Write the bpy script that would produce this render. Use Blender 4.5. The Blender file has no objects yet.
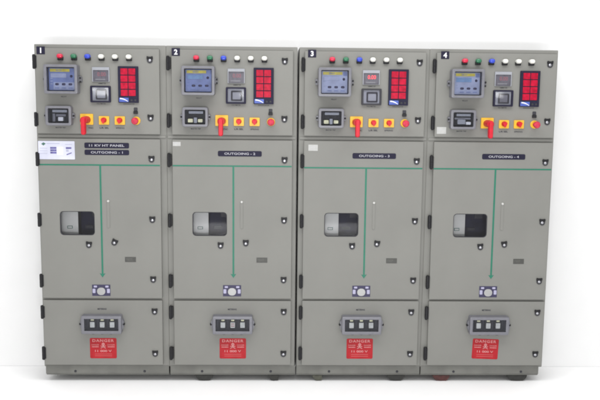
import bpy, bmesh, math, random
from mathutils import Matrix, Vector
random.seed(7)
S = bpy.context.scene
COL = S.collection
PI = math.pi

# ------------------------------------------------------------------ camera
CX, CZ, CD = 1.4806, 1.8677, 5.0
YAW, PITCH, ROLL = 0.0275, -0.1352, 0.0107
cy, sy, cp, sp, cr, sr = math.cos(YAW), math.sin(YAW), math.cos(PITCH), math.sin(PITCH), math.cos(ROLL), math.sin(ROLL)
fw = Vector((sy*cp, cy*cp, sp)); r0 = Vector((cy, -sy, 0)); u0 = r0.cross(fw)
rr = cr*r0 + sr*u0; uu = -sr*r0 + cr*u0
cam = bpy.data.cameras.new('camera'); co = bpy.data.objects.new('camera', cam); COL.objects.link(co)
m = Matrix((rr, uu, -fw)).transposed().to_4x4(); m.translation = Vector((CX, -CD, CZ)); co.matrix_world = m
cam.sensor_width = 36; cam.lens = 810.2454/600*36; cam.clip_end = 200
S.camera = co

# ------------------------------------------------------------------ materials
MATS = {}
def mat(name, col, rough=.5, metal=0, noise=0, nscale=6, bump=0, bscale=300, spec=.5, coat=0, emit=0):
    if name in MATS: return MATS[name]
    M = bpy.data.materials.new(name); M.use_nodes = True
    nt = M.node_tree; b = nt.nodes['Principled BSDF']
    b.inputs['Base Color'].default_value = (*col, 1)
    b.inputs['Roughness'].default_value = rough; b.inputs['Metallic'].default_value = metal
    b.inputs['Specular IOR Level'].default_value = spec
    b.inputs['Coat Weight'].default_value = coat
    if emit:
        b.inputs['Emission Color'].default_value = (*col, 1); b.inputs['Emission Strength'].default_value = emit
    tc = nt.nodes.new('ShaderNodeTexCoord')
    if noise:
        n = nt.nodes.new('ShaderNodeTexNoise'); n.inputs['Scale'].default_value = nscale; n.inputs['Detail'].default_value = 5
        nt.links.new(tc.outputs['Object'], n.inputs['Vector'])
        r = nt.nodes.new('ShaderNodeValToRGB')
        r.color_ramp.elements[0].position = .3; r.color_ramp.elements[1].position = .7
        r.color_ramp.elements[0].color = (*[c*(1-noise) for c in col], 1)
        r.color_ramp.elements[1].color = (*[min(1, c*(1+noise)) for c in col], 1)
        nt.links.new(n.outputs['Fac'], r.inputs['Fac']); nt.links.new(r.outputs['Color'], b.inputs['Base Color'])
        mr = nt.nodes.new('ShaderNodeMapRange'); mr.inputs['To Min'].default_value = max(.02, rough-.07); mr.inputs['To Max'].default_value = rough+.07
        nt.links.new(n.outputs['Fac'], mr.inputs['Value']); nt.links.new(mr.outputs['Result'], b.inputs['Roughness'])
    if bump:
        n2 = nt.nodes.new('ShaderNodeTexNoise'); n2.inputs['Scale'].default_value = bscale; n2.inputs['Detail'].default_value = 2
        nt.links.new(tc.outputs['Object'], n2.inputs['Vector'])
        bp = nt.nodes.new('ShaderNodeBump'); bp.inputs['Strength'].default_value = bump; bp.inputs['Distance'].default_value = .001
        nt.links.new(n2.outputs['Fac'], bp.inputs['Height']); nt.links.new(bp.outputs['Normal'], b.inputs['Normal'])
    MATS[name] = M
    return M
def glass_mat(name, tint=(1, 1, 1), gloss=.05, rough=.03, ior=1.3):
    M = bpy.data.materials.new(name); M.use_nodes = True
    nt = M.node_tree; nt.nodes.clear()
    o = nt.nodes.new('ShaderNodeOutputMaterial'); t = nt.nodes.new('ShaderNodeBsdfTransparent'); t.inputs[0].default_value = (*tint, 1)
    g = nt.nodes.new('ShaderNodeBsdfGlossy'); g.inputs['Roughness'].default_value = rough
    f = nt.nodes.new('ShaderNodeFresnel'); f.inputs[0].default_value = ior
    a = nt.nodes.new('ShaderNodeMath'); a.operation = 'ADD'; a.inputs[1].default_value = gloss; a.use_clamp = True
    x = nt.nodes.new('ShaderNodeMixShader')
    nt.links.new(f.outputs[0], a.inputs[0]); nt.links.new(a.outputs[0], x.inputs[0])
    nt.links.new(t.outputs[0], x.inputs[1]); nt.links.new(g.outputs[0], x.inputs[2]); nt.links.new(x.outputs[0], o.inputs[0])
    MATS[name] = M
    return M

def wavy(M):
    nt = M.node_tree; b = nt.nodes['Principled BSDF']
    bp0 = [n for n in nt.nodes if n.type == 'BUMP'][0]
    tc = nt.nodes.new('ShaderNodeTexCoord'); n = nt.nodes.new('ShaderNodeTexNoise'); n.inputs['Scale'].default_value = 4.5; n.inputs['Detail'].default_value = 1
    nt.links.new(tc.outputs['Object'], n.inputs['Vector'])
    bp = nt.nodes.new('ShaderNodeBump'); bp.inputs['Strength'].default_value = .5; bp.inputs['Distance'].default_value = .006
    nt.links.new(n.outputs['Fac'], bp.inputs['Height']); nt.links.new(bp0.outputs['Normal'], bp.inputs['Normal']); nt.links.new(bp.outputs['Normal'], b.inputs['Normal'])
PAINT = mat('pebble_grey_paint', (.191, .190, .176), .55, spec=.3, noise=.05, nscale=3.1, bump=.12, bscale=420)
wavy(PAINT)
PLINTH = mat('plinth_grey_paint', (.140, .140, .128), .55, spec=.3, noise=.14, nscale=9, bump=.15, bscale=200)
WHITE = mat('white_floor', (.94, .94, .94), .9, noise=.008, spec=.1)
BACKDROPM = mat('white_backdrop', (.755, .755, .755), .9, noise=.008, spec=.1)
INNER = mat('inner_sheet', (.52, .53, .49), .5, noise=.04, nscale=12)
DARKIN = mat('interior_shade', (.016, .016, .034), .6, spec=.2, noise=.5, nscale=14)
BLACK = mat('black_plastic', (.010, .010, .012), .5, noise=.2, nscale=40, spec=.3)
NAVY = mat('navy_engraved', (.013, .012, .03), .55, spec=.2, noise=.15, nscale=50)
NAVY2 = mat('navy_print', (.022, .018, .06), .5, noise=.15, nscale=60)
CHROME = mat('chrome', (.42, .42, .45), .32, metal=1, noise=.1, nscale=60)
HOUSE = mat('grey_housing', (.145, .145, .165), .38, noise=.08, nscale=30)
HOUSE_D = mat('dark_housing', (.035, .035, .042), .5, spec=.25, noise=.1, nscale=30)
LGREY = mat('light_grey_plastic', (.27, .28, .31), .4, noise=.05, nscale=30)
MGREY = mat('meter_face', (.085, .08, .10), .3, noise=.15, nscale=60)
INK = mat('ink', (.02, .02, .03), .6, noise=.1, nscale=60)
WHITEP = mat('white_paint', (.62, .62, .64), .4, noise=.05, nscale=40)
RED = mat('red_plastic', (.50, .012, .026), .4, noise=.12, nscale=30, spec=.3)
PINKRED = mat('red_tile', (.37, .003, .026), .35, noise=.3, nscale=45, spec=.2)
YEL = mat('yellow_plastic', (.68, .39, .02), .4, noise=.07, nscale=40)
TEAL = mat('teal_tape', (.004, .135, .082), .5, noise=.1, nscale=25)
SIGNR = mat('sign_red', (.34, .010, .016), .45, noise=.16, nscale=16, spec=.25)
SIGNW = mat('sign_lettering', (.50, .20, .20), .5, noise=.15, nscale=60)
BLUE = mat('relay_blue', (.15, .19, .37), .35, noise=.2, nscale=18)
PBLUE = mat('relay_pale_blue', (.30, .33, .46), .35, noise=.15, nscale=18)
YSTR = mat('relay_yellow', (.60, .50, .06), .4, noise=.2, nscale=30)
LCD = mat('relay_lcd', (.16, .27, .45), .25, noise=.15, nscale=30)
CREAM = mat('cream_terminal', (.75, .72, .45), .4, noise=.25, nscale=40)
PLAC = mat('placard_white', (.54, .55, .66), .3, noise=.12, nscale=9, coat=.4)
STICK = mat('paper_sticker', (.40, .40, .39), .6, noise=.06, nscale=60)
LGREEN = mat('logo_green', (.05, .13, .10), .5, noise=.2, nscale=80)
SHIMB = mat('black_rubber', (.02, .02, .018), .7, noise=.4, nscale=40, bump=.3, bscale=90)
SHIMR = mat('red_oxide_packer', (.06, .016, .014), .7, noise=.5, nscale=40, bump=.3, bscale=90)
SHIMG = mat('olive_packer', (.06, .06, .045), .7, noise=.4, nscale=40, bump=.3, bscale=90)
DIGIT = mat('red_led_digits', (.9, .06, .08), .4, emit=.5)
GLASS = glass_mat('clear_cover', (.93, .94, .97), .0, .04)
GLASS2 = glass_mat('window_glass', (.95, .95, .97), .0, .03)
LGLASS = glass_mat('meter_glass', (.95, .95, 1), .0, .08)

# ------------------------------------------------------------------ geometry helpers
def finish(name, bm, m, parent=None, loc=(0, 0, 0), rot=None, ang=35):
    bmesh.ops.recalc_face_normals(bm, faces=bm.faces)
    me = bpy.data.meshes.new(name); bm.to_mesh(me); bm.free()
    for mm in (m if isinstance(m, (list, tuple)) else [m]): me.materials.append(mm)
    me.shade_smooth(); me.set_sharp_from_angle(angle=math.radians(ang))
    o = bpy.data.objects.new(name, me); COL.objects.link(o)
    md_ = o.modifiers.new('weighted normals', 'WEIGHTED_NORMAL'); md_.keep_sharp = True; md_.weight = 100
    o.location = loc
    if rot: o.rotation_euler = rot
    if parent: o.parent = parent
    return o
def outline(w, h, r, n=4):
    r = min(r, w/2-1e-5, h/2-1e-5); p = []
    for (sx, sz, a0) in ((1, 1, 0), (-1, 1, 90), (-1, -1, 180), (1, -1, 270)):
        for k in range(n+1):
            a = math.radians(a0+90*k/n)
            p.append((sx*(w/2-r)+r*math.cos(a), sz*(h/2-r)+r*math.sin(a)))
    return p
def loft(bm, rings, cap0=False, cap1=True, n=4, loop=False, mi=0):
    """rings: (cx, cz, w, h, r, y)"""
    R = [[bm.verts.new((c[0]+x, c[5], c[1]+z)) for x, z in outline(c[2], c[3], c[4], n)] for c in rings]
    seq = list(zip(R, R[1:])) + ([(R[-1], R[0])] if loop else [])
    fs = []
    for a, b in seq:
        for i in range(len(a)):
            j = (i+1) % len(a)
            try: fs.append(bm.faces.new((a[i], a[j], b[j], b[i])))
            except ValueError: pass
    if cap0: fs.append(bm.faces.new(R[0]))
    if cap1: fs.append(bm.faces.new(R[-1]))
    for f in fs: f.material_index = mi
def plate(bm, cx, cz, w, h, y0, y1, r=.002, bev=.0015, n=4, mi=0):
    """solid plate from y0 (back) to y1 (front, smaller y)"""
    s = -1 if y1 < y0 else 1
    bev = min(bev, abs(y1-y0)*.8)
    loft(bm, [(cx, cz, w, h, r, y0), (cx, cz, w, h, r, y1-s*bev), (cx, cz, w-bev*.6, h-bev*.6, r, y1-s*bev*.3), (cx, cz, w-bev*2, h-bev*2, max(r-bev, 1e-4), y1)], cap0=True, n=n, mi=mi)
def frame(bm, cx, cz, w, h, hw, hh, y0, y1, r=.006, hr=.004, bev=.002, n=4, mi=0, hx=None, hz=None):
    hx = cx if hx is None else hx; hz = cz if hz is None else hz
    loft(bm, [(cx, cz, w, h, r, y0), (cx, cz, w, h, r, y1+bev), (cx, cz, w-bev*.6, h-bev*.6, r, y1+bev*.3), (cx, cz, w-2*bev, h-2*bev, r, y1),
              (hx, hz, hw+bev, hh+bev, hr, y1), (hx, hz, hw, hh, hr, y1+bev*.5), (hx, hz, hw, hh, hr, y0)], cap1=False, n=n, loop=True, mi=mi)
def dome(bm, cx, cz, rx, rz, y0, d, n=6, k=5, mi=0):
    rings = []
    for i in range(k):
        a = PI/2*i/k
        rings.append((cx, cz, 2*rx*math.cos(a), 2*rz*math.cos(a), min(rx, rz)*math.cos(a)*.999, y0-d*math.sin(a)))
    loft(bm, rings, cap0=True, n=n, mi=mi)
def prism_x(bm, pts, x0, x1, mi=0):
    a = [bm.verts.new((x0, y, z)) for y, z in pts]; b = [bm.verts.new((x1, y, z)) for y, z in pts]
    fs = [bm.faces.new(a), bm.faces.new(b)]
    for i in range(len(a)):
        j = (i+1) % len(a); fs.append(bm.faces.new((a[i], a[j], b[j], b[i])))
    for f in fs: f.material_index = mi
def prism_y(bm, pts, y0, y1, mi=0):
    a = [bm.verts.new((x, y0, z)) for x, z in pts]; b = [bm.verts.new((x, y1, z)) for x, z in pts]
    fs = [bm.faces.new(a), bm.faces.new(b)]
    for i in range(len(a)):
        j = (i+1) % len(a); fs.append(bm.faces.new((a[i], a[j], b[j], b[i])))
    for f in fs: f.material_index = mi
def text(bm, s, cx, cz, y, h, width=None, bold=.0, space=1.0, mi=0, rot=0):
    """lettering meshed into bm: centred on cx, cz, capital height about h"""
    cu = bpy.data.curves.new('lettering', 'FONT'); cu.body = s; cu.size = 1.0; cu.extrude = .01
    cu.offset = bold; cu.space_character = space; cu.align_x = 'CENTER'; cu.resolution_u = 3
    o = bpy.data.objects.new('lettering', cu); COL.objects.link(o)
    dg = bpy.context.evaluated_depsgraph_get(); me = bpy.data.meshes.new_from_object(o.evaluated_get(dg))
    vs = [v.co for v in me.vertices]
    if not vs: return
    x0, x1 = min(v.x for v in vs), max(v.x for v in vs); y0, y1 = min(v.y for v in vs), max(v.y for v in vs)
    sc = h/(y1-y0); sx = sc if width is None else width/(x1-x0)
    c, sn = math.cos(rot), math.sin(rot)
    V = []
    for v in me.vertices:
        a = (v.co.x-(x0+x1)/2)*sx; b = (v.co.y-(y0+y1)/2)*sc
        V.append(bm.verts.new((cx+a*c-b*sn, y-v.co.z*.03, cz+a*sn+b*c)))
    for p in me.polygons:
        try: f = bm.faces.new([V[i] for i in p.vertices]); f.material_index = mi
        except ValueError: pass
    bpy.data.objects.remove(o); bpy.data.curves.remove(cu); bpy.data.meshes.remove(me)
def NB(): return bmesh.new()

# ------------------------------------------------------------------ setting
bm = NB()
YW = .315
prism_x(bm, [(-9, 0), (YW+.1, 0), (YW+.1, -.1), (-9, -.1)], -8, 11)
fl = finish('floor', bm, WHITE); fl['kind'] = 'structure'; fl['label'] = 'plain white floor under the panels'
bm = NB(); prism_x(bm, [(YW, .001), (YW+.1, .001), (YW+.1, 7), (YW, 7)], -8, 11)  # added backdrop, set close to catch a soft shadow round the panels
wl = finish('backdrop', bm, BACKDROPM); wl['kind'] = 'structure'; wl['label'] = 'plain white wall added behind the panels to catch their soft shadow'

# ------------------------------------------------------------------ the four panels
X = [0, .7943, 1.6016, 2.4059, 3.2]
DU = [0, .025, .042, .047]            # content offset on the doors
ORD = ['first', 'second', 'third', 'fourth']
DOORL = [.008, .034, .037, .040]
DOORR = [.756, .774, .780, .784]
ZT = 2.121

def latch(parent, x, z, y, rot=0, name='latch'):
    bm = NB()
    plate(bm, 0, .010, .037, .016, 0, -.006, r=.003, mi=0)
    for sx in (-1, 1): plate(bm, sx*.0135, .014, .009, .012, -.004, -.011, r=.002, mi=0)
    frame(bm, 0, -.004, .035, .034, .024, .023, 0, -.004, r=.0165, hr=.0115, bev=.001, n=6, mi=1)
    dome(bm, 0, -.004, .0105, .0105, -.0005, .008, mi=2)
    return finish(name, bm, [BLACK, HOUSE_D, CHROME], parent, (x, y, z), (0, rot, 0))

def hinge(parent, x, z):
    bm = NB(); r = .0095
    k = 12; zs = [(-.044, .5), (-.041, .9), (-.036, 1), (-.002, 1), (-.0005, .85), (.0005, .85), (.002, 1), (.036, 1), (.041, .9), (.044, .5)]
    R = []
    for zz, s in zs:
        R.append([bm.verts.new((r*s*math.cos(2*PI*i/k), r*s*math.sin(2*PI*i/k), zz)) for i in range(k)])
    for a, b in zip(R, R[1:]):
        for i in range(k): bm.faces.new((a[i], a[(i+1) % k], b[(i+1) % k], b[i]))
    bm.faces.new(R[0]); bm.faces.new(R[-1])
    plate(bm, .004, 0, .022, .074, .02, -.002, r=.002)
    return finish('hinge', bm, BLACK, parent, (x, -.004, z))

LX = {'u': [.699, .7225, .739, .739], 'm': [.701, .7255, .739, .7405], 'l': [.707, .728, .733, .739]}

def make_panel(i):
    W = X[i+1]-X[i]; d = DU[i]
    root = bpy.data.objects.new('switchgear_panel', None); COL.objects.link(root)
    root.location = (X[i], 0, 0); root.empty_display_size = .2
    def apply(px): return px
    xl = .001 if i != 2 else .006
    xr = W-.002 if i != 1 else W-.009
    # ---- body: single shell with an opening behind the viewing window
    bm = NB()
    y = .022; cx = (xl+xr)/2; w = xr-xl; zb = .105; cz = (zb+ZT)/2; h = ZT-zb
    wx = .236+[0, .026, .0415, .0495][i]; wz = 1.031
    k = 1.0044
    loft(bm, [(wx, wz, .25, .19, .01, .06), (wx, wz, .25, .19, .01, y), (cx, cz, w*k-.006, h*k-.006, .004, y), (cx, cz, w*k, h*k, .005, y+.003), (cx, cz, w*k, h*k, .005, .31)], cap0=False, cap1=True, n=3)
    body = finish('body', bm, PAINT, root)
    # rails across the front between compartments
    bm = NB()
    for zz in (1.572,):
        plate(bm, cx, zz, w-.01, .016, y+.001, y-.006, r=.001)
    finish('cross_rail', bm, PAINT, root)
    # ---- plinth
    bm = NB()
    px0, px1 = (.008, W-.004) if i == 0 else ((.004, W-.022) if i == 3 else (.005, W-.003))
    prism_x(bm, [(.020, .108), (.020, .058), (.034, .042), (.30, .042), (.30, .108)], px0, px1)
    prism_x(bm, [(.255, .043), (.255, .0), (.295, .0), (.295, .043)], px0+.02, px1-.02)
    pl = finish('plinth', bm, PLINTH, root)
    for bx in (.195, .635):
        bm = NB(); dome(bm, 0, 0, .008, .008, 0, .007, n=3, k=3)
        finish('bolt', bm, HOUSE_D, pl, (bx+d*.5, .020, .070))
    # ---- doors
    L, Rr = DOORL[i], DOORR[i]; dc = (L+Rr)/2; dw = Rr-L
    def door(name, z0, z1, hole=False):
        bm = NB(); c = (z0+z1)/2; hh = z1-z0
        if hole: frame(bm, dc, c, dw, hh, .214, .151, .018, 0, r=.004, hr=.022, bev=.004, n=5, hx=wx, hz=wz)
        else: plate(bm, dc, c, dw, hh, .018, 0, r=.004, bev=.004)
        return finish(name, bm, PAINT, root)
    tol = [(0, 0), (.0010, -.0008), (-.0008, .0010), (.0006, .0008)][i]
    ud = door('instrument_door', 1.587, 2.102)
    md = door('breaker_door', .554, 1.557, True)
    ld = door('cable_door', .118+tol[0], .541+tol[1])
    hx = [.003, .0135, .026, .0255][i]
    for zz in (2.020, 1.673): hinge(ud, hx, zz)
    for zz in (1.430, 1.053, .667): hinge(md, hx, zz)
    for zz in (.465, .197): hinge(ld, hx, zz)
    for zz in (2.039, 1.688): latch(ud, LX['u'][i], zz, 0)
    for zz in (1.435, 1.058, .677): latch(md, LX['m'][i], zz, 0)
    for zz in (.470, .195): latch(ld, LX['l'][i], zz, 0)

    # ---- instrument door contents
    bx = [.045, .062, .081, .090][i]
    bm = NB(); plate(bm, bx, 2.087, .050, .046, 0, -.002, r=.002, bev=.0005)
    text(bm, str(i+1), bx, 2.087, -.0022, .032, bold=.04, mi=1)
    finish('number_plate', bm, [NAVY, WHITEP], root)
    dl = [0, .0235, .0405, .0465][i]
    for k, (lx, nm, col) in enumerate([(.163, 'red', (.55, .012, .05)), (.2455, 'green', (.015, .13, .06)), (.328, 'blue', (.02, .05, .45)), (.410, 'white', (.62, .62, .58)), (.4925, 'white', (.62, .62, .58)), (.575, 'white', (.62, .62, .58))]):
        lm = mat('lens_'+nm, col, .25, noise=.06, nscale=60, coat=.3)
        bm = NB(); x = lx+dl; z = 2.047
        plate(bm, x, z-.006, .034, .024, 0, -.016, r=.005, bev=.003)
        dome(bm, x-.008, z-.012, .006, .006, -.014, .004, n=3, k=3); dome(bm, x+.008, z-.012, .006, .006, -.014, .004, n=3, k=3)
        lp = finish('indicator_lamp', bm, BLACK, root); lp['label'] = nm+' indicator lamp'
        bm = NB()
        loft(bm, [(x, z+.007, .034, .026, .0128, 0), (x, z+.007, .036, .028, .0138, -.022), (x, z+.007, .034, .026, .0128, -.030), (x, z+.007, .026, .018, .0088, -.035), (x, z+.007, .012, .008, .0038, -.037)], cap0=True, n=5)
        finish('lens', bm, lm, lp)

    # protection relay
    rx = .176+d; rz = 1.916
    bm = NB(); frame(bm, rx, rz, .200, .174, .166, .142, 0, -.070, r=.010, hr=.005, bev=.004)
    plate(bm, rx, rz, .168, .144, -.001, -.022, r=.002, mi=1)
    plate(bm, rx-.107, rz, .018, .036, 0, -.022, r=.006); plate(bm, rx+.107, rz, .018, .036, 0, -.040, r=.006)
    plate(bm, rx+.111, rz+.008, .010, .012, -.038, -.050, r=.004, mi=2); plate(bm, rx-.110, rz, .009, .011, -.020, -.028, r=.004, mi=2)
    plate(bm, rx+.111, rz-.014, .010, .012, -.034, -.046, r=.004, mi=2)
    hs = finish('protection_relay', bm, [HOUSE, HOUSE_D, BLACK], root)
    bm = NB(); yy = -.022
    plate(bm, rx, rz, .158, .134, yy, yy-.012, r=.003, mi=0)
    yy -= .012
    plate(bm, rx-.012, rz+.053, .118, .018, yy, yy-.002, r=.001, mi=1)
    plate(bm, rx+.064, rz+.050, .022, .024, yy, yy-.002, r=.001, mi=2)
    plate(bm, rx-.020, rz+.022, .094, .026, yy, yy-.003, r=.002, mi=3)
    plate(bm, rx+.012, rz-.040, .126, .044, yy, yy-.0015, r=.002, mi=4)
    for q in range(3):
        dome(bm, rx-.030+q*.040, rz-.030, .012, .007, yy-.001, .004, n=3, k=3, mi=5)
        plate(bm, rx-.030+q*.040, rz-.052, .026, .006, yy-.001, yy-.003, r=.001, mi=2)
    dome(bm, rx+.056, rz+.018, .008, .008, yy, .008, n=4, k=3, mi=5)
    for q in range(3): plate(bm, rx-.062, rz+.004-q*.016, .014, .005, yy, yy-.002, r=.001, mi=4)
    text(bm, 'RELAY', rx-.016, rz+.053, yy-.0022, .009, bold=.02, mi=2)
    dm = finish('relay_face', bm, [BLUE if i in (0, 1) else PBLUE, YSTR, BLUE, LCD if i in (1, 3) else PBLUE, PBLUE if i != 1 else BLUE, NAVY2], hs)  # third and fourth faces paler: cover glare put into the colour
    bm = NB(); plate(bm, rx, rz, .164, .140, -.060, -.062, r=.004, bev=.0003); finish('cover', bm, GLASS, hs)

    # auxiliary relay (lower box)
    ax = .151+[0, .029, .050, .056][i]; az = 1.697
    bm = NB(); frame(bm, ax, az, .156, .118, .124, .088, 0, -.050, r=.012, hr=.006, bev=.004)
    plate(bm, ax, az, .128, .092, -.001, -.006, r=.002, mi=1)
    for sx in (-1, 1):
        plate(bm, ax+sx*.083, az, .016, .030, 0, -.024, r=.005); dome(bm, ax+sx*.086, az, .006, .006, -.024, .006, n=3, k=3, mi=2)
    ab = finish('auxiliary_relay', bm, [HOUSE, BLACK, BLACK], root)
    bm = NB()
    plate(bm, ax+.004, az+.028, .088, .016, -.006, -.030, r=.003, mi=0)  # light grey bar stands in for the reflected ceiling light
    if i in (1, 2):
        plate(bm, ax-.030, az-.022, .030, .022, -.006, -.036, r=.004, mi=1); plate(bm, ax+.030, az-.022, .028, .020, -.006, -.034, r=.004, mi=1)
        plate(bm, ax, az-.020, .020, .034, -.006, -.026, r=.004, mi=0)
    elif i == 0:
        plate(bm, ax+.010, az-.020, .030, .024, -.006, -.034, r=.003, mi=2); plate(bm, ax+.008, az+.002, .060, .014, -.006, -.018, r=.002, mi=3)
        plate(bm, ax-.034, az-.012, .016, .050, -.006, -.020, r=.002, mi=3)
    else:
        plate(bm, ax-.008, az-.014, .050, .030, -.006, -.030, r=.006, mi=0); plate(bm, ax+.034, az-.022, .030, .018, -.006, -.034, r=.004, mi=2)
        plate(bm, ax, az+.006, .100, .012, -.006, -.020, r=.002, mi=3)
    finish('terminals_and_reflection', bm, [LGREY, CREAM, WHITEP, HOUSE], ab)
    bm = NB(); plate(bm, ax, az, .122, .086, -.044, -.046, r=.006, bev=.0003); finish('cover', bm, GLASS, ab)

    # digital meter
    mx = .403+[0, .0245, .041, .049][i]; mz = 1.947
    bm = NB(); frame(bm, mx, mz, .104, .088, .094, .068, 0, -.010, r=.003, hr=.002, bev=.0015, hz=mz-.008)
    plate(bm, mx, mz, .100, .082, -.0005, -.004, r=.002, mi=1)
    plate(bm, mx-.004, mz-.030, .060, .008, -.004, -.006, r=.001, mi=2)
    dm = finish('digital_meter', bm, [LGREY, MGREY, HOUSE], root)
    bm = NB(); text(bm, '0.00', mx+.004, mz+.002, -.0045, .024, width=.05, bold=.01)
    finish('digits', bm, DIGIT if i == 2 else mat('dim_digits', (.20, .07, .09), .4, noise=.1), dm)

    # energy meter with dark bezel
    ex = .400+[0, .026, .0475, .055][i]; ez = 1.829
    bm = NB(); frame(bm, ex, ez, .122, .100, .100, .082, 0, -.020, r=.006, hr=.004, bev=.003)
    plate(bm, ex, ez, .104, .086, -.0005, -.006, r=.003, mi=1)
    em = finish('panel_meter', bm, [NAVY if i != 2 else HOUSE_D, LGREY], root)
    bm = NB(); sx = .004
    frame(bm, ex+sx, ez-.002, .068, .062, .050, .044, -.006, -.012, r=.006, hr=.004, bev=.001, mi=0)
    plate(bm, ex+sx, ez-.002, .054, .048, -.006, -.008, r=.003, mi=1)
    finish('meter_display', bm, [HOUSE_D, LGREY if i != 3 else HOUSE], em)
    bm = NB(); nu, nv = 12, 10
    G = [[bm.verts.new(((u/nu-.5)*.096, -.0005*(1-(2*u/nu-1)**2)*(1-(2*v/nv-1)**2)-.0003*(1-(2*v/nv-1)**2), (v/nv-.5)*.078)) for u in range(nu+1)] for v in range(nv+1)]
    for v in range(nv):
        for u in range(nu): bm.faces.new((G[v][u], G[v][u+1], G[v+1][u+1], G[v+1][u]))
    tx, tzz = [(.104, .112), (.105, -.068), (-.04, 0), (.116, -.138)][i]
    finish('meter_glass', bm, LGLASS, em, (ex, -.0150, ez), (tx, 0, tzz))

    # annunciator
    nx = .568+[0, .0265, .044, .050][i]; nz = 1.888
    bm = NB(); plate(bm, nx, nz, .122, .219, 0, -.014, r=.003, bev=.002)
    an = finish('annunciator', bm, NAVY, root)
    for c in range(2):
        for r_ in range(4):
            bm = NB(); plate(bm, nx-.0235+c*.047, nz+.078-r_*.0425,   .0425, .0375, -.0145, -.0175, r=.002, bev=.0015)
            finish('alarm_window', bm, PINKRED, an)
    bm = NB()
    plate(bm, nx-.027, nz-.092, .058, .026, -.0145, -.0165, r=.002, mi=0)
    prism_y(bm, [(nx-.050+q*.008, nz-.082-.0012*q*q*.45+.002) for q in range(7)] + [(nx-.050+q*.008, nz-.088-.0012*q*q*.35) for q in range(6, -1, -1)], -.0168, -.0178, mi=1)
    for q in range(2): plate(bm, nx+.020+q*.022, nz-.094, .012, .012, -.0145, -.0165, r=.003, mi=2)
    finish('keypad_strip', bm, [mat('strip_blue', (.05, .09, .36), .4, noise=.2, nscale=40), WHITEP, HOUSE_D], an)

    # rotary switches
    s1 = .312+[0, .027, .046, .052][i]; sz = 1.670
    bm = NB(); plate(bm, s1, sz+.006, .078, .066, 0, -.012, r=.004, bev=.002)
    dome(bm, s1, sz+.004, .030, .028, -.012, .006, mi=1)
    sw = finish('isolator_switch', bm, [YEL, YEL], root)
    bm = NB(); tilt = [0, .0, 0, 0][i]
    loft(bm, [(s1, sz+.004, .052, .044, .021, -.016), (s1, sz+.004, .046, .040, .019, -.06), (s1, sz+.002, .040, .038, .018, -.095)], cap0=True, n=5)
    yb = -.095
    loft(bm, [(s1, sz-.030, .026, .104, .011, -.078), (s1, sz-.030, .028, .108, .012, -.085), (s1, sz-.030, .028, .108, .012, -.104), (s1, sz-.030, .020, .098, .009, -.110)], cap0=True, n=4)
    finish('lever', bm, RED, sw)
    for nm, sx in (('selector_switch', .4165+[0, .027, .0475, .0525][i]), ('selector_switch', .5125+[0, .0275, .047, .0495][i])):
        bm = NB(); plate(bm, sx, sz, .062, .052, 0, -.010, r=.004, bev=.002)
        sw = finish(nm, bm, YEL, root)
        bm = NB()
        loft(bm, [(sx, sz+.002, .034, .032, .0155, -.010), (sx, sz+.002, .030, .028, .0135, -.026), (sx, sz+.002, .026, .024, .0115, -.030)], cap0=True, n=5)
        prism_y(bm, [(sx-.014, sz+.008), (sx-.008, sz+.014), (sx, sz+.010), (sx+.008, sz+.014), (sx+.014, sz+.008), (sx+.003, sz-.018), (sx-.003, sz-.018)], -.028, -.038)
        finish('knob', bm, RED, sw)
    # emergency push button
    px = .612+[0, .0285, .0445, .047][i]
    bm = NB(); loft(bm, [(px, sz, .050, .050, .0245, 0), (px, sz, .050, .050, .0245, -.006), (px, sz, .042, .042, .0205, -.010)], cap0=True, n=6)
    pb = finish('push_button', bm, YEL, root)
    bm = NB()
    loft(bm, [(px, sz, .024, .024, .0115, -.008), (px, sz, .024, .024, .0115, -.042), (px, sz, .040, .040, .0195, -.046), (px, sz, .043, .043, .021, -.056), (px, sz, .036, .036, .0175, -.064), (px, sz, .018, .018, .0085, -.067)], cap0=True, n=6)
    finish('mushroom_cap', bm, mat('pink_red_button', (.45, .03, .06), .5, spec=.25, noise=.25, nscale=60), pb)
    bm = NB(); zx = px-.003
    plate(bm, zx, 1.740, .022, .020, 0, -.004, r=.004, mi=0); plate(bm, zx, 1.720, .026, .018, 0, -.010, r=.003, mi=1)
    finish('key_switch', bm, [HOUSE_D, BLACK], root)

    # small printed labels
    sA, sB = .4165+[0, .027, .0475, .0525][i], .5125+[0, .0275, .047, .0495][i]
    for st, tx, tz, th, tw, tb in (('RELAY', rx, 1.812, .008, .034, .01), ('MASTER TRIP', ax, 1.624, .008, .06, .01), ('AMMETER', mx+.005, 1.893, .008, .048, .01),
            ('VOLTMETER', ex, 1.771, .008, .056, .01), ('ANNUNCIATOR', nx, 1.771, .008, .068, .01), ('TNC', s1+.022, 1.623, .010, .032, .03),
            ('L/R SEL', sA, 1.624, .010, .056, .03), ('SPRING', sB, 1.624, .009, .052, .02)):
        bm = NB(); text(bm, st, tx, tz, -.0002, th, width=tw, bold=tb); finish('printed_caption', bm, INK, root)

    # ---- breaker door contents
    dm_ = [0, .024, .040, .045][i]
    npx = [.4285, .4495, .474, .478][i]
    def nplate(z, s, w_, h_, tw):
        bm = NB(); plate(bm, npx, z, w_, h_, 0, -.002, r=.008, bev=.0005)
        text(bm, s, npx, z, -.0022, .014, width=tw, bold=.015, mi=1)
        finish('nameplate', bm, [NAVY, mat('engraved_white', (.36, .36, .40), .5)], root)
    if i == 0:
        nplate(1.5165, '11 KV HT PANEL', .272, .034, .215); nplate(1.474, 'OUTGOING - 1', .272, .032, .195)
    else:
        nplate([0, 1.473, 1.466, 1.468][i], 'OUTGOING - %d' % (i+1), .270, .034, .190)
    # mimic lines
    bm = NB(); gl, gr = L+.002, Rr-.004
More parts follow.
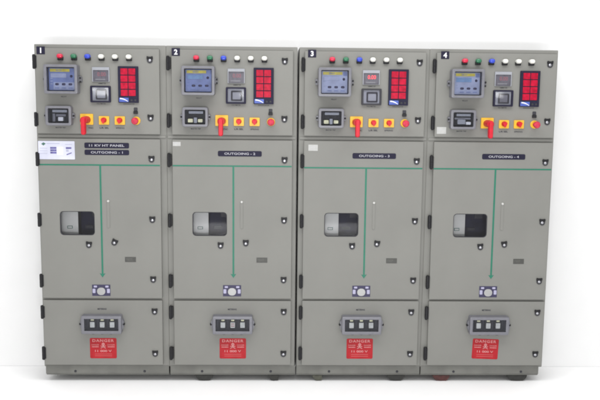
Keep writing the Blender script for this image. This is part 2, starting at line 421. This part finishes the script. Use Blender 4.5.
    zl = 1.396 if i < 2 else 1.390
    ax_ = .3855+dm_
    plate(bm, (gl+gr)/2, zl, gr-gl, .009, 0, -.001, r=.0005, bev=.0002)
    prism_y(bm, [(ax_-.0055, zl-.0047), (ax_-.0055, .712), (ax_-.018, .715), (ax_, .688), (ax_+.018, .715), (ax_+.0055, .712), (ax_+.0055, zl-.0047)], 0, -.001)
    finish('mimic_line', bm, TEAL, root)
    # viewing window
    bm = NB(); frame(bm, wx, wz, .220, .157, .206, .143, .020, .007, r=.024, hr=.020, bev=.001, n=5)
    wn = finish('viewing_window', bm, HOUSE_D, root)
    bm = NB(); plate(bm, wx, wz, .212, .149, .016, .013, r=.021, bev=.0003, n=5); finish('glass', bm, GLASS2, wn)
    bm = NB(); bx1 = .223+d; plate(bm, (bx1+.07)/2, wz, bx1-.07, .24, .082, .078, r=.001, bev=.0005)
    plate(bm, bx1-.052, wz-.037, .034, .018, .079, .076, r=.001, mi=1); plate(bm, bx1-.052, wz-.037, .026, .011, .0765, .0745, r=.001, mi=0)
    finish('shutter_plate', bm, [INNER, LGREEN], wn)
    bm = NB(); plate(bm, bx1+.12, wz, .24, .26, .17, .15, r=.003)  # dark sheet: shade of the unlit interior put into its colour
    plate(bm, bx1+.055, wz-.045, .05, .018, .151, .140, r=.002, mi=1); plate(bm, bx1+.10, wz+.04, .05, .03, .151, .135, r=.002, mi=1)
    finish('interior_shade_panel', bm, [DARKIN, HOUSE_D], wn)
    # two cam locks and the lever rod
    kx = .305+[0, .0245, .0425, .0495][i]; k2 = .464+[0, .023, .0395, .042][i]
    latch(md, kx, .897, 0, [.1, .05, -.05, -.1][i], 'cam_lock'); latch(md, k2, .913, 0, [.45, 0, .15, -.15][i], 'cam_lock')
    rdx = .430+[0, .031, .049, .054][i]
    bm = NB(); plate(bm, rdx, 1.088, .017, .170, 0, -.003, r=.008, bev=.001)
    dome(bm, rdx, 1.172, .008, .008, -.002, .008, n=4, k=3, mi=1)
    finish('slide_cover', bm, [PAINT, mat('rivet', (.5, .5, .48), .4, noise=.05)], root)
    # rating slot, mimic symbol
    bm = NB(); lx = .561+[0, .0275, .0375, .0415][i]
    plate(bm, lx, .804, .068, .032, 0, -.0015, r=.001, bev=.0003); text(bm, 'TEST', lx-.008, .804, -.0016, .014, width=.04, mi=1)
    finish('test_plate', bm, [mat('plate_dark', (.05, .05, .045), .5, noise=.2, nscale=50), mat('plate_text', (.10, .10, .09), .5)], root)
    sx = .375+[0, .026, .036, .041][i]; sz_ = .606
    bm = NB(); plate(bm, sx, sz_, .114, .072, 0, -.0015, r=.001, bev=.0003, mi=0)
    plate(bm, sx, sz_-.006, .052, .048, -.0015, -.006, r=.023, bev=.001, mi=1, n=6)
    for q in (-1, 1):
        plate(bm, sx+q*.045, sz_-.004, .018, .028, -.0015, -.0025, r=.004, bev=.0003, mi=2)
        plate(bm, sx+q*.036, sz_+.024, .020, .012, -.0015, -.0025, r=.003, bev=.0003, mi=2)
    finish('mimic_symbol', bm, [NAVY2, mat('disc_grey', (.33, .33, .33), .3, metal=.3, noise=.1), mat('lilac_print', (.34, .33, .46), .5, noise=.1)], root)

    # ---- cable door contents: window box with three indicators
    cx_ = .380+[0, .026, .034, .042][i]; cz_ = .394
    bm = NB(); frame(bm, cx_, cz_, .250, .118, .212, .078, 0, -.050, r=.008, hr=.003, bev=.004)
    plate(bm, cx_, cz_, .216, .082, -.001, -.006, r=.002, mi=1)
    for q in (-1, 1):
        prism_y(bm, [(cx_+q*.122, cz_+.045), (cx_+q*.136, cz_+.018), (cx_+q*.136, cz_-.018), (cx_+q*.122, cz_-.045)], 0, -.030)
        dome(bm, cx_+q*.136, cz_, .008, .008, -.022, .012, n=3, k=3, mi=2)
    for q in (-1, 0, 1): plate(bm, cx_+q*.055, cz_-.062, .016, .008, -.002, -.030, r=.002, mi=2)
    bx_ = finish('metering_window', bm, [HOUSE, HOUSE_D, BLACK], root)
    for q in (-1, 0, 1):
        qx = cx_+q*.062
        bm = NB(); plate(bm, qx, cz_+.002, .046, .062, -.006, -.016, r=.003, mi=0)
        plate(bm, qx, cz_-.006, .029, .036, -.016, -.022, r=.003, mi=1)
        plate(bm, qx, cz_+.024, .020, .010, -.016, -.018, r=.001, mi=2)
        if i == 1 and q == 0:
            plate(bm, qx, cz_+.002, .022, .004, -.022, -.0235, r=.001, mi=3); plate(bm, qx, cz_-.012, .022, .004, -.022, -.0235, r=.001, mi=3)
        finish('counter', bm, [BLACK, mat('counter_white', (.60, .60, .54), .45, noise=.12, nscale=60), CREAM, SIGNR], bx_)
    bm = NB(); plate(bm, cx_, cz_, .208, .074, -.044, -.0455, r=.003, bev=.0003); finish('cover', bm, GLASS, bx_)
    bm = NB(); text(bm, 'METERING', [.377, .402, .409, .410][i], .485, -.0002, .011, width=.056, bold=.03)
    finish('printed_caption', bm, INK, root)
    # danger plate
    gx = .3795+[0, .026, .029, .034][i]; gz = .229
    bm = NB(); w2, h2 = .168, .133
    plate(bm, 0, 0, w2, h2, 0, -.0015, r=.008, bev=.0004)
    text(bm, 'DANGER', 0, .050, -.0016, .018, width=.135, bold=.02, space=1.2, mi=1)
    # skull over crossed bones
    dome(bm, 0, .026, .010, .010, -.0015, .001, n=4, k=2, mi=1); plate(bm, 0, .014, .010, .009, -.0015, -.0024, r=.002, bev=.0003, mi=1)
    for a in (.45, -.45):
        c, s_ = math.cos(a), math.sin(a)
        prism_y(bm, [(x_*c-z_*s_, .008+x_*s_+z_*c) for x_, z_ in ((-.018, -.002), (.018, -.002), (.018, .002), (-.018, .002))], -.0016, -.0022, mi=1)
    for q in (-1, 1):
        dome(bm, q*.004, .027, .0022, .0024, -.0024, .0006, n=2, k=2, mi=0)
        text(bm, 'DANGER', q*.050, .022, -.0016, .010, width=.046, mi=1); plate(bm, q*.050, .009, .044, .004, -.0015, -.002, r=.0005, bev=.0002, mi=1)
    text(bm, '11 000 V', 0, -.018, -.0016, .014, width=.105, bold=.025, mi=1)
    for z_ in (-.038, -.050): plate(bm, 0, z_, .108, .003, -.0015, -.002, r=.0005, bev=.0002, mi=2)
    finish('danger_sign', bm, [SIGNR, SIGNW, mat('sign_pale', (.46, .09, .09), .5)], root, (gx, 0, gz), (0, [.0, 0, 0, .035][i], 0))

    # ---- stickers
    if i == 0:
        bm = NB(); qx, qz = .122, 1.485
        plate(bm, qx, qz, .222, .112, 0, -.0018, r=.004, bev=.0004)
        prism_y(bm, [(qx-.092, qz+.038), (qx-.078, qz+.048), (qx-.064, qz+.040), (qx-.078, qz+.028)], -.0018, -.0024, mi=1)
        plate(bm, qx-.020, qz+.041, .080, .005, -.0018, -.0022, r=.0005, bev=.0001, mi=2)
        plate(bm, qx+.074, qz+.036, .042, .004, -.0018, -.0022, r=.0005, bev=.0001, mi=2)
        for q in range(3): plate(bm, qx-.078, qz+.012-q*.016, .046, .003, -.0018, -.0022, r=.0005, bev=.0001, mi=2)
        for q in range(3): plate(bm, qx-.019, qz+.014-q*.0145, .038, .0115, -.0018, -.0023, r=.0005, bev=.0001, mi=3)
        plate(bm, qx+.074, qz+.014, .034, .011, -.0018, -.0023, r=.0005, bev=.0001, mi=3)
        plate(bm, qx+.066, qz-.002, .016, .014, -.0018, -.0023, r=.0005, bev=.0001, mi=2)
        prism_y(bm, [(qx+.060, qz-.024), (qx+.092, qz-.012), (qx+.092, qz-.018), (qx+.062, qz-.030)], -.0018, -.0023, mi=3)
        plate(bm, qx+.022, qz-.004, .036, .048, -.0018, -.0022, r=.002, bev=.0001, mi=4)
        finish('rating_plate', bm, [PLAC, LGREEN, mat('faint_print', (.36, .37, .48), .5), mat('navy_block', (.10, .09, .26), .5, noise=.3, nscale=60), mat('plate_bright', (.78, .78, .82), .2)], root)
    else:
        q = [None, (.062, 1.530, .048, .026), (.094, 1.514, .058, .038), (.083, 1.628, .058, .042)][i]
        bm = NB(); plate(bm, *q, 0, -.0006, r=.001, bev=.0001); plate(bm, q[0]-.004, q[1]+.004, q[2]*.6, .003, -.0006, -.0009, r=.0003, bev=.0001, mi=1)
        finish('paper_sticker', bm, [STICK, mat('faint_ink', (.42, .42, .44), .6)], root)
    root['label'] = [
        'grey switchgear panel numbered 1, with a white rating plate beside its two nameplates',
        'grey switchgear panel numbered 2, between panel 1 and panel 3, marked OUTGOING - 2',
        'grey switchgear panel numbered 3, with lit red meter digits and marked OUTGOING - 3',
        'grey switchgear panel numbered 4, with a tilted red danger sign, marked OUTGOING - 4'][i]
    root['category'] = 'switchgear panel'; root['group'] = 'switchgear panels standing side by side'
    return root
for i in range(4): make_panel(i)

# ------------------------------------------------------------------ packers under the plinths
def shim(unit, x0, x1, m_, label, skew=0):
    bm = NB(); w = x1-x0; t = .041
    pts = [(0, t), (w, t), (w-.004, t*.55), (w-w*(.18-skew), .002), (w*(.45), 0), (w*(.20+skew), .006), (.008, t*.6)]
    prism_y(bm, [(x-w/2, z) for x, z in pts], 0, .11)
    bmesh.ops.bevel(bm, geom=list(bm.edges), offset=.003, segments=2, affect='EDGES')
    o = finish('packer', bm, m_, None, (X[unit]+(x0+x1)/2, .036, 0))
    o['label'] = label; o['category'] = 'packer'; o['group'] = 'packers under the panel plinths'
shim(1, .158, .275, SHIMB, 'black packer under the left side of panel 2')
shim(1, .625, .702, SHIMB, 'narrow black packer under the right side of panel 2', .1)
shim(2, .106, .176, SHIMG, 'small olive grey packer under the left side of panel 3', .1)
shim(2, .592, .710, SHIMB, 'black packer under the right side of panel 3', -.02)
shim(3, .083, .200, SHIMR, 'reddish brown packer under the left side of panel 4')
shim(3, .572, .706, SHIMB, 'wide black packer under the right side of panel 4')

# ------------------------------------------------------------------ light
Wd = bpy.data.worlds.new('World'); S.world = Wd; Wd.use_nodes = True
bg = Wd.node_tree.nodes['Background']; bg.inputs[0].default_value = (1, 1, 1, 1); bg.inputs[1].default_value = WORLD = .76
def area(name, loc, target, sx, sy_, power, col=(1, 1, 1)):
    l = bpy.data.lights.new(name, 'AREA'); l.shape = 'RECTANGLE'; l.size = sx; l.size_y = sy_; l.energy = power; l.color = col
    o = bpy.data.objects.new(name, l); COL.objects.link(o); o.location = loc
    o.rotation_euler = (Vector(target)-Vector(loc)).to_track_quat('-Z', 'Y').to_euler()
area('ceiling_softbox', (1.6, -1.9, 4.0), (1.6, -.9, 0), 4.6, 1.3, 106)
area('added_front_light', (1.5, -6.4, .62), (1.6, 0, 1.1), 2.6, .56, 130)  # added unseen low light, throws the soft shadow above the panels

# ------------------------------------------------------------------ render settings
S.view_settings.view_transform = 'Standard'; S.view_settings.look = 'None'; S.view_settings.exposure = .1; S.view_settings.gamma = 1
S.render.engine = 'CYCLES'
try: S.cycles.pixel_filter_type = 'BLACKMAN_HARRIS'; S.cycles.filter_width = 2.0
except Exception: pass
S.cycles.max_bounces = 8; S.cycles.transparent_max_bounces = 12
